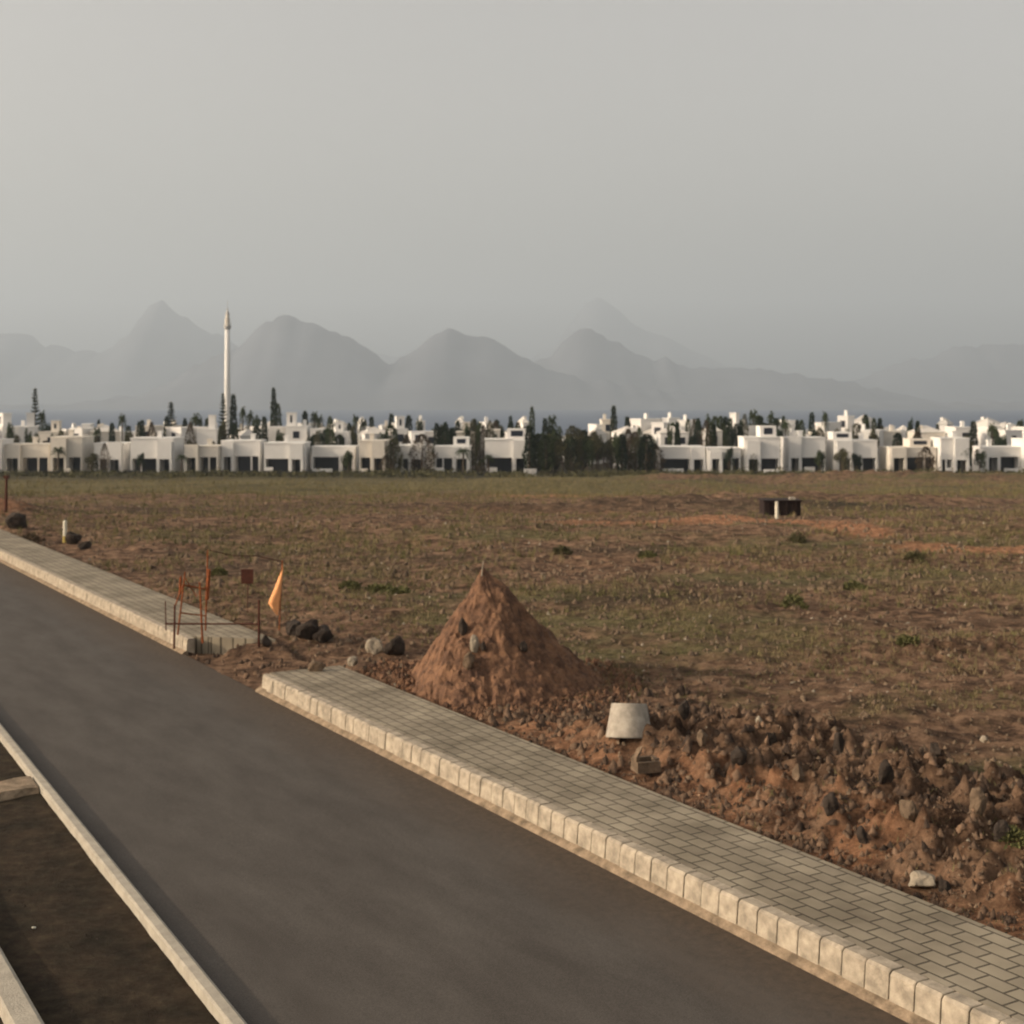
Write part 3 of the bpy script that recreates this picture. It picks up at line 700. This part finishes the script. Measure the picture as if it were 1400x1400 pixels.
# ------------------------------------------------------------ objects by the road
def rock_mesh(seed, sx, sy, sz, m, name='rock', sub=3, rough=.35):
    import bmesh
    bm = bmesh.new(); bmesh.ops.create_icosphere(bm, subdivisions=sub, radius=1); r = random.Random(seed)
    pl = [(Vector((r.gauss(0,1), r.gauss(0,1), r.gauss(0,1))).normalized(), r.uniform(.55, .9)) for _ in range(9)]
    for v in bm.verts:
        p = v.co.copy()
        for n, d in pl:
            t = p.dot(n)
            if t > d: p -= n*(t-d)
        k = 1+rough*(float(vnoise(p.x*2.3+9, p.y*2.3+p.z*1.9+9, seed))-.5)
        v.co = Vector((p.x*k*sx, p.y*k*sy, p.z*k*sz))
    me = bpy.data.meshes.new(name); bm.to_mesh(me); bm.free(); me.materials.append(m)
    o = bpy.data.objects.new(name, me); C.objects.link(o); return o
def rock_at(u, v, sx, sy, sz, m, label, seed, z=None, rot=0, group=None, sink=.25):
    x, y, zz = onground(u, v, z)
    o = rock_mesh(seed, sx, sy, sz, M[m]); o.location = (x, y, zz+sz*(1-sink*1.6)); o.rotation_euler = (0, 0, rot)
    return tag(o, label, 'rock', group)
rock_at(432,917,.17,.15,.13,'rock','brown stone on the end of the near pavement, left of a pale stone',1,ZP)
rock_at(482,910,.14,.13,.13,'rock_pale','pale stone on the end of the near pavement beside a brown stone',2,ZP)
rock_at(512,893,.22,.2,.24,'rock_pale','upright pale boulder left of a dark boulder, near the soil cone',3)
rock_at(540,895,.25,.22,.26,'rock_dark','dark boulder beside the upright pale boulder near the soil cone',4)
rock_at(404,868,.3,.3,.28,'rock_dark','dark lump right of the flag pole, leftmost of three dark boulders',5)
rock_at(424,874,.34,.3,.3,'rock_dark','biggest dark boulder in the middle of the three by the flag',6)
rock_at(442,876,.28,.3,.24,'rock_dark','dark boulder farthest from the flag, rightmost of the three',7)
rock_at(101,744,.34,.3,.36,'rock_dark','dark boulder next to the white marker post by the far pavement',8)
rock_at(115,750,.3,.3,.2,'rock_dark','low dark stone right of the boulder at the white marker post',9)
rock_at(25,722,.55,.5,.45,'rock_dark','dark stone at the foot of the reddish soil at the left edge',10)
rock_at(364,884,.14,.2,.16,'rock_dark','small dark stone at the broken end of the far pavement',12)
rock_at(1262,1211,.2,.16,.1,'rock_pale','flat pale stone lying at the inner edge of the pavement',13)
for k, (u, v, sx, sz, m, lab) in enumerate(((1010,1035,.22,.26,'rock_dark','dark stone in place of a shadow hole near the left end of the heap'),(1055,1012,.17,.24,'rock_dark','dark upright stone in place of a shadow hole, left part of the soil heap'),
   (1147,1025,.2,.32,'rock_dark','tall dark stone in place of a shadow hole at the crest of the heap'),(1210,1060,.2,.26,'rock_dark','dark stone in place of a shadow hole in the middle of the heap'),(1135,1105,.18,.26,'rock_dark','dark stone in place of a shadow hole low on the heap below the tall one'),
   (1280,1030,.2,.25,'rock_dark','dark stone in place of a shadow hole behind the crest, right of the heap'),(1335,1100,.19,.3,'rock','slanting brown stone on the right part of the soil heap'),(1370,1140,.2,.22,'rock_dark','dark stone in place of a shadow hole above the little green weed'),
   (1180,1145,.15,.2,'rock_dark','dark stone in place of a shadow hole at the lower edge of the heap'),(1290,1215,.13,.16,'rock_dark','small dark stone in place of a shadow hole beside the flat pale stone'),(935,975,.17,.26,'rock_dark','dark stone in place of a shadow hole just behind the concrete ring'),
   (1345,1010,.14,.12,'rock_pale','pale stone on the far ridge at the right'),(1037,990,.1,.12,'rock_pale','small pale stone on the heap above the concrete ring'),(960,1010,.16,.2,'rock','brown stone on the heap right of the concrete ring'),
   (1090,1060,.2,.2,'rock','big brown clod in the left half of the soil heap'),(1240,1110,.22,.2,'rock','big brown clod in the right half of the soil heap'),(980,1050,.12,.13,'rock','small brown clod at the left foot of the heap'))):
    rock_at(u, v+4, sx*.62, sx*.55, sz*.7, 'rock' if (m == 'rock_dark' and k % 3 == 0 and 'dark' not in lab) else m, lab, 30+k, rot=k, sink=.45)  # the dark ones put the shadowed holes between the clods into stone colour

# cone of soil with boulders and a stick
def soil_cone():
    x0, y0 = wx(668, 28.6), 28.6; zb = tz(x0, y0)-.05
    n, m_ = 200, 110; vs = []; fs = []
    for i in range(m_):
        t = i/(m_-1)
        for k in range(n):
            a = 2*math.pi*k/n
            R = 2.3+.42*math.cos(a-.1)+.15*math.sin(3*a+1)
            r = R*t
            hgt = 2.5*max(0, 1-t)**(1.25+.17*math.cos(a))
            hgt += .06*math.sin(a*2+1)*t*(1-t)*4
            # a ridge running to the left front and a hollow on the front
            xx, yy = r*math.cos(a), r*math.sin(a)
            hgt += (float(vnoise(xx*2.4+30, yy*2.4+30, 3))-.5)*.30*min(1, t*4)*(1-t*.6) + (float(vnoise(xx*7+30, yy*7+30, 5))-.5)*.17*min(1, t*5) + (float(vnoise(xx*16+30, yy*16+30, 6))-.5)*.08*min(1, t*5)
            hgt += (float(vnoise(a*6, r*1.2, 8))-.5)*.12*t*(1-t)*3
            hgt -= .22*math.exp(-((xx+.12)/.2)**2-((yy+.9)/.6)**2)
            vs.append((xx-.12*(1-t)**2, yy, hgt-.12*t))
    for i in range(m_-1):
        for k in range(n): a0 = i*n+k; a1 = i*n+(k+1) % n; fs.append((a0, a0+n, a1+n, a1))
    o = MB().add(vs, fs).build('soil_mound', M['cone_soil']); o.location = (x0, y0, zb)
    return tag(o, 'tall pointed cone of reddish brown soil behind the near pavement', 'soil heap')
M['cone_soil'] = mat('cone_soil', (.21,.115,.066), .97, .5, 4.0, col2=(.085,.048,.032), bump=1, bscale=12, contrast=(.38,.62))
soil_cone()
def on_cone(u, v):   # point on the front of the cone
    x0, y0 = wx(668, 28.6), 28.6; zb = tz(x0, y0)-.05
    for y in np.linspace(24, 29, 500):
        x = (u-700)/F*y; z = H-(v-HZ)/F*y; r = math.hypot(x-x0, y-y0)/2.4
        if r < 1 and z < zb+2.5*(1-r)**1.25-.12*r: return x, y, z
    return x0, y0, zb+2
for k, (u, v, sx, sz, m, lab) in enumerate(((633,857,.10,.17,'rock_dark','dark stone in the upper front of the soil cone'),(640,905,.14,.26,'rock','long brown boulder low on the front of the soil cone'),
    (649,880,.10,.2,'rock_pale','paler stone between the dark stone and the boulder on the cone'),(660,884,.07,.12,'rock_dark','small dark stone right of the paler stone on the cone'),(716,885,.1,.12,'rock_dark','dark stone on the right flank of the soil cone'))):
    x, y, z = on_cone(u, v); o = rock_mesh(60+k, sx, sx*.8, sz, M[m]); o.location = (x, y+.02, z); tag(o, lab, 'rock')
x0, y0 = wx(658, 28.5), 28.5; zt = H-(790-HZ)/F*28.5
o = MB().tube([(0,0,-.5),(.01,0,.05),(.04,0,.34)], [.025,.02,.012], 6).build('stick', M['rock_pale']); o.location = (x0, y0, zt); tag(o, 'thin wooden stick standing in the tip of the soil cone', 'stick')

# tilted concrete manhole ring
def ring():
    x, y, z = onground(860, 1002)
    prof = [(.32,0),(.44,0),(.435,.03),(.335,.58),(.325,.60),(.25,.60),(.245,.58),(.32,0)]
    e = empty('concrete_ring', (x, y, z-.10), 0, 'tilted pale concrete manhole ring on the soil behind the near pavement', 'concrete ring')
    o = MB().lathe(prof, 40).build('ring_wall', M['conc_ring'], e, True)
    o2 = MB().lathe([(.0,.50),(.262,.50)], 40).build('soil_fill', M['rubble'], e)
    e.rotation_euler = (math.radians(-11), math.radians(6), .4); e.scale = (.88, .88, .92)
ring()
def block():
    x, y, z = onground(883, 1060)
    e = empty('concrete_block', (x, y, z+.06), .3, 'small broken dull grey-brown concrete block with a hollow below the concrete ring', 'concrete block')
    b = MB(); b.box(-.19,.19,-.14,-.08,0,.17); b.box(-.19,.19,.08,.14,0,.20); b.box(-.19,-.12,-.08,.08,0,.24); b.box(.12,.19,-.08,.08,0,.20)
    b.build('block_shell', M['rock'], e); MB().add([(-.12,-.08,.28),(-.08,-.08,.42),(-.14,.02,.36),(-.19,-.08,.24),(-.19,.03,.24)],[(0,1,2),(1,3,2),(3,4,2),(0,3,1)]).build('broken_corner', M['rock'], e)
    e.scale = (1.0,1.0,1.0)
block()

# rusty rods, rail and tape round the hole between the pavements
def barrier():
    y = 32.6; x = wx(290, y); S = y/F
    e = empty('safety_barrier', (x, y, ZP), 0, 'rusty rod barrier with a rail round the broken end of the far pavement', 'barrier')
    def P(u, v, dy=0): yy = y+dy; return ((u-700)/F*yy-x, dy, H-(v-HZ)/F*yy-ZP)
    def rod(a, b, r, m, nm='rod'): MB().tube([a, b], [r, r*.8], 6).build(nm, M[m], e)
    z0 = -.4
    rod(P(227,862,-.1), P(226,822,-.1), .016, 'rust_dark'); rod(P(238,887,-.5), P(239,827,-.5), .028, 'rust_dark')
    rod(P(243,868,0), P(253,782,0), .022, 'rust'); rod(P(277,879,0), P(273,796,0), .026, 'rust')
    rod(P(281,862,.3), P(284,752,.3), .02, 'rust'); rod(P(283,820,.3), P(286,778,.3), .05, 'rust', 'tape_knot')
    rod(P(246,812,.1), P(247,788,.1), .035, 'rust', 'tape_knot')
    rod(P(354,884,-.1), P(354,820,-.1), .032, 'rust_dark')
    rod(P(226,853,-.1), P(354,853,-.1), .024, 'rust_dark', 'rail')
    rod(P(251,800,.1), P(285,806,.3), .022, 'rust', 'rail'); rod(P(247,838,.1), P(281,842,.3), .02, 'rust', 'rail'); rod(P(238,832,-.5), P(252,795,.1), .02, 'rust', 'rail')
    tp = MB(); a, b = Vector(P(250,820,.1)), Vector(P(284,838,.3))
    MB().tube([P(253,790,0), P(268,815,.1), P(283,800,.3)], .014, 5).build('tape', M['rust'], e)
    MB().tube([P(286,752,.3), P(320,760,1), P(352,760,2), P(386,768,3)], .012, 5).build('tape', M['rust_dark'], e)
barrier()
def flag():
    x, y, z = onground(381, 868); S = y/F
    e = empty('warning_flag', (x, y, z), 0, 'bright orange triangular flag on a thin leaning rod beside dark boulders', 'flag')
    def P(u, v, dy=0): return ((u-700)*S-x, dy, H-(v-HZ)*S-z)
    MB().tube([P(381,874), P(384,812), P(386,766)], .016, 6).build('pole', M['rust'], e)
    n = 14; vs = []; fs = []
    for side in (0, .012):
        for i in range(n):
            t = i/(n-1); v = 771+70*t
            ur = 387-7.5*max(0, t-.1)**1.3; ul = 387-20.5*(t/.76)**1.12 if t < .76 else 366.5+(t-.76)/.24*12.5
            for j in range(6):
                s_ = j/5; u_ = ul+(ur-ul)*s_; p = P(u_, v); vs.append((p[0], side+.05*math.sin(s_*5+t*4)*(1-s_)-.02, p[2]))
    for sd in range(2):
        o = sd*n*6
        for i in range(n-1):
            for j in range(5): a = o+i*6+j; f = (a, a+1, a+7, a+6); fs.append(f if sd == 0 else f[::-1])
    for i in range(n-1): a = i*6; b = n*6+i*6; fs.append((a, a+6, b+6, b)); a += 5; b += 5; fs.append((a, b, b+6, a+6))
    MB().add(vs, fs).build('flag_cloth', M['flag'], e, True)
flag()
def plate():
    x, y, z = onground(338, 838); S = y/F
    e = empty('square_plate', (x, y, z), 0, 'small dark red square plate on a thin post left of the orange flag', 'sign')
    zc = H-(788-HZ)*S-z
    MB().box(-.17,.17,-.02,.02,zc-.2,zc+.2).build('plate', M['rust_dark'], e); MB().tube([(0,.04,0),(0,.04,zc+.1)], .012, 6).build('post', M['rust_dark'], e)
plate()
def marker():
    x, y, z = onground(89, 742); S = y/F
    e = empty('marker_post', (x, y, z-.05), 0, 'short white marker post with yellowish foot beside the far pavement', 'marker post')
    MB().tube([(0,0,.32),(0,0,.92),(.0,0,.98)], [.085,.08,.05], 10).build('post', M['white_paint'], e); MB().tube([(0,0,0),(0,0,.32)], [.10,.09], 10).build('post_foot', M['yellow_paint'], e)
marker()
x, y, z = onground(8, 700)
e = empty('wooden_post', (x, y, z), 0, 'thin dark post at the left edge above the reddish soil', 'post')
MB().tube([(0,0,-.1),(.03,0,1.8)], [.09,.07], 7).build('post', M['rust_dark'], e); MB().box(-.1,.16,-.1,.1,1.8,1.95).build('post_cap', M['rust_dark'], e)
def hut():
    x, y, z = onground(1070, 705); S = y/F
    e = empty('utility_hut', (x, y, z-.05), 0, 'low dark brown box-like hut with flat lid alone in the far field', 'hut')
    w = 50*S/2; h = 19*S+.05
    MB().box(-w,w,0,1.5,0,h).build('wall', M['skip'], e); MB().box(-w-.06,w+.06,-.12,1.6,h,h+.08).build('lid', M['skip'], e)
    for k in range(4): xx = -w+.25+k*(2*w-.5)/3; MB().box(xx-.04,xx+.04,-.05,.0,0,h-.003).build('rib', M['skip'], e)
    MB().box(w*.45,w*.75,.2,.6,h+.08,h+.2).build('vent', M['conc'], e)
    p = MB().tube([(0,0,-.1),(0,0,.85)], [.10,.08], 8).build('marker_post', M['white_paint']); x2, y2, z2 = onground(1062, 709); p.location = (x2, y2, z2)
    tag(p, 'short pale post standing in front of the low brown hut', 'marker post')
hut()
def white_wall():
    y = 292; x = wx(725, y); e = empty('utility_box', (x, y, float(base(y))+.1), 0, 'low white utility box with dark doors at the foot of the dark grove', 'utility box')
    MB().box(-1.3,1.3,0,.9,0,1.3).build('wall', M['white'], e); MB().box(-1.4,1.4,-.1,1,1.3,1.42).build('lid', M['grey_render'], e)
    for a, b in ((-1.1,-.1),(.1,1.1)): MB().box(a,b,-.04,.02,.15,1.1).build('door', M['grey_render'], e)
white_wall()
x, y, z = onground(46, 1270); o = rock_mesh(99, .025, .02, .018, M['white_paint']); o.location = (x, y, z+.01); tag(o, 'tiny white pebble on the dark verge between the two left kerbs', 'pebble')

# ------------------------------------------------------------ ground cover (stuff): rubble and dry weeds
def scatter_pts(n, y0, y1, cond):
    y = np.exp(rng.uniform(math.log(y0), math.log(y1), n)); x = rng.uniform(-.55, .55, n)*y*1.0
    q, s = qs(x, y); k = cond(x, y, q, s); return x[k], y[k]
def rubble(name, n, y0, y1, cond, smin, smax, m, zs=1.2):
    x, y = scatter_pts(n, y0, y1, cond); n = len(x); z = terrain(x, y)
    base_v = np.array([(1,0,0),(-.5,.87,0),(-.5,-.87,0),(.2,.1,1.0),(-.6,.2,.55),(.55,-.5,.6)], float)
    tri = np.array([(0,1,3),(1,4,3),(1,2,4),(2,5,4),(2,0,5),(0,3,5),(3,4,5)])
    a = rng.uniform(0, 6.28, n); c, s_ = np.cos(a), np.sin(a)
    sz = smin+(smax-smin)*rng.random(n)**3; sz = sz*np.clip(y/22, .7, 2.2)
    V = base_v[None]*rng.uniform(.35, 1.35, (n, 6, 3))*sz[:, None, None]; V[..., 2] *= zs
    X = V[..., 0]*c[:, None]-V[..., 1]*s_[:, None]; Y = V[..., 0]*s_[:, None]+V[..., 1]*c[:, None]
    V = np.stack([X+x[:, None], Y+y[:, None], V[..., 2]+z[:, None]-.15*sz[:, None]], -1).reshape(-1, 3)
    T = (tri[None]+np.arange(n)[:, None, None]*6).reshape(-1, 3)
    return tag(mesh_np(name, V, T, m), kind='stuff')
cone_foot = lambda x, y, q, s: (q > 12.15) & (np.hypot(x+.45, y-28.6) < 3.1)
infield = lambda x, y, q, s: (q > 12.1)
heap = lambda x, y, q, s: (q > 12.15) & (q < 17.2) & (s < 22.5)
gapc = lambda x, y, q, s: (q > 10.3) & (q < 12.4) & (s > S_NEAR+.1) & (s < S_FAR)
rubble('loose_rubble', 50000, 14, 36, heap, .010, .11, M['rubble'], 1.45)
rubble('mound_rubble', 60000, 24, 33, cone_foot, .012, .085, M['cone_soil'], 1.3)
rubble('field_stones', 32000, 15, 120, infield, .018, .075, M['rock'], 1.3)
rubble('pale_field_stones', 1800, 15, 120, infield, .012, .05, M['rock_pale'], 1.2)
rubble('rubble_in_gap', 9000, 24, 38, gapc, .02, .08, M['rubble'], 1.2)
rubble('verge_stones', 5000, 11, 30, lambda x, y, q, s: (q > 2.95) & (q < 4.2), .008, .03, M['rock_dark'], 1)
rubble('kerb_dirt', 9000, 11, 60, lambda x, y, q, s: (q > 12.0) & (q < 12.3) & ((s < S_NEAR-.2) | (s > S_FAR+1)), .012, .05, M['rubble'], 1)
tag(bpy.data.objects['loose_rubble'], 'loose clods of reddish soil over the heap along the pavement', 'rubble')
tag(bpy.data.objects['mound_rubble'], 'crumbs of soil around the foot of the soil cone', 'rubble')
tag(bpy.data.objects['field_stones'], 'brown stones strewn over the field', 'stones')
tag(bpy.data.objects['pale_field_stones'], 'small pale stones strewn over the field', 'stones')
tag(bpy.data.objects['rubble_in_gap'], 'loose soil lumps in the gap between the two pavements', 'rubble')
tag(bpy.data.objects['verge_stones'], 'small dark stones in the planted verge', 'stones')
tag(bpy.data.objects['kerb_dirt'], 'crumbs of soil along the inner edge of the pavement', 'rubble')
def tufts(name, n, y0, y1, cond, hmin, hmax, m, thr, seed, label):
    x, y = scatter_pts(n, y0, y1, cond); w = fbm(x*.22, y*.22, 3, seed) > thr; x, y = x[w], y[w]; n = len(x); z = terrain(x, y); B = 6
    P = np.repeat(np.stack([x, y, z-.02], -1), B, 0); n2 = len(P); P[:, :2] += rng.normal(size=(n2, 2))*.05
    sc = np.repeat(np.clip(y/28, .8, 2.0), B)
    D = np.stack([rng.normal(size=n2)*.4, rng.normal(size=n2)*.4, np.ones(n2)], -1); D /= np.linalg.norm(D, axis=1, keepdims=True)
    ln = rng.uniform(hmin, hmax, n2)*sc; S = np.stack([rng.normal(size=n2), rng.normal(size=n2), np.zeros(n2)], -1); S /= np.linalg.norm(S, axis=1, keepdims=True)
    wd = (.008*sc)[:, None]
    V = np.stack([P-S*wd, P+S*wd, P+D*ln[:, None]+np.stack([rng.normal(size=n2)*.03, rng.normal(size=n2)*.03, np.zeros(n2)], -1)], 1).reshape(-1, 3)
    return tag(mesh_np(name, V, np.arange(3*n2).reshape(-1, 3), m), label, 'grass', kind='stuff')
notheap = lambda x, y, q, s: (q > 12.2) & ~((q < 16.6) & (s < 22)) & (orange_zone(x, y) < .5)
tufts('dry_grass', 34000, 15, 150, notheap, .06, .20, M['grass'], .44, 91, 'thin dry weeds over the field')
tufts('green_weeds', 14000, 20, 200, notheap, .04, .14, M['greengrass'], .56, 95, 'low green weeds in patches over the field')
tufts('heap_weeds', 2500, 14, 34, lambda x, y, q, s: (q > 12.3) & (q < 17) & (s < 24), .05, .16, M['grass'], .5, 99, 'sparse dry weeds over the soil heap')
tufts('far_weeds', 7000, 110, 215, lambda x, y, q, s: q > 13, .15, .5, M['grass'], .40, 97, 'rough grass in front of the town walls')

def scrub():
    n = 60000; x = rng.uniform(-150, 150, n); y = rng.uniform(238, 296.5, n); w = fbm(x*.25, y*.2, 3, 44)
    k = w > .43+.10*(y < 284); x, y, w = x[k], y[k], w[k]; n = len(x)
    P = np.stack([x, y, terrain(x, y)+rng.random(n)*(w-.38)*3.6], -1)
    o = leaf_mesh('scrub', P, rng.normal(size=(n, 3))+np.array((0,0,.6)), .5, .13, M['leaf_olive'], None)
    tag(o, 'dark scrub growing along the foot of the town walls', 'scrub', kind='stuff')
scrub()

# ------------------------------------------------------------ light, air, camera
SUN_EL, SUN_AZ = math.radians(19), math.radians(258)       # azimuth clockwise from +Y
sd = Vector((math.sin(SUN_AZ)*math.cos(SUN_EL), math.cos(SUN_AZ)*math.cos(SUN_EL), math.sin(SUN_EL)))
l = bpy.data.lights.new('sun', 'SUN'); l.energy = 3.1; l.angle = math.radians(.8); l.color = (1.0, .81, .59)
lo = bpy.data.objects.new('sun', l); C.objects.link(lo); lo.rotation_euler = sd.to_track_quat('Z', 'Y').to_euler(); lo.location = (-50, -20, 60)
w = bpy.data.worlds.new('World'); SC.world = w; w.use_nodes = True; nt = w.node_tree; N = nt.nodes; L = nt.links
bg = N['Background']; sky = N.new('ShaderNodeTexSky'); sky.sky_type = 'NISHITA'; sky.sun_disc = False; sky.sun_elevation = SUN_EL; sky.sun_rotation = SUN_AZ
sky.air_density = 1.0; sky.dust_density = 6.0; sky.ozone_density = 1.0
hs = N.new('ShaderNodeHueSaturation'); hs.inputs['Saturation'].default_value = .35; hs.inputs['Value'].default_value = 1
tn = N.new('ShaderNodeMix'); tn.data_type = 'RGBA'; tn.blend_type = 'MULTIPLY'; tn.inputs[0].default_value = 1; tn.inputs[7].default_value = (1.15, 1.01, .87, 1)
L.new(sky.outputs[0], hs.inputs['Color']); L.new(hs.outputs[0], tn.inputs[6]); L.new(tn.outputs[2], bg.inputs[0]); bg.inputs[1].default_value = .15
hz = bpy.data.materials.new('haze'); hz.use_nodes = True; nt = hz.node_tree; nt.nodes.clear()
out = nt.nodes.new('ShaderNodeOutputMaterial'); pv = nt.nodes.new('ShaderNodeVolumePrincipled'); pv.inputs['Color'].default_value = (.715,.85,1.0,1)
pv.inputs['Density'].default_value = 1.25e-4; pv.inputs['Anisotropy'].default_value = .14; nt.links.new(pv.outputs[0], out.inputs['Volume'])
tag(MB().box(-21000, 21000, -3500, 24000, -60, 1750).build('haze', hz), kind='stuff')

cam = bpy.data.cameras.new('camera'); co = bpy.data.objects.new('camera', cam); C.objects.link(co); SC.camera = co
co.location = (0, 0, H); co.rotation_euler = (math.pi/2, 0, 0); cam.sensor_width = 36; cam.lens = F/1400*36; cam.shift_y = -(700-HZ)/1400
cam.clip_start = .1; cam.clip_end = 80000
cam.dof.use_dof = True; cam.dof.focus_distance = 6.0; cam.dof.aperture_fstop = 4.5
SC.view_settings.view_transform = 'Standard'; SC.view_settings.look = 'None'; SC.view_settings.exposure = .64; SC.view_settings.gamma = 1
SC.render.resolution_x = 1024; SC.render.resolution_y = 1024
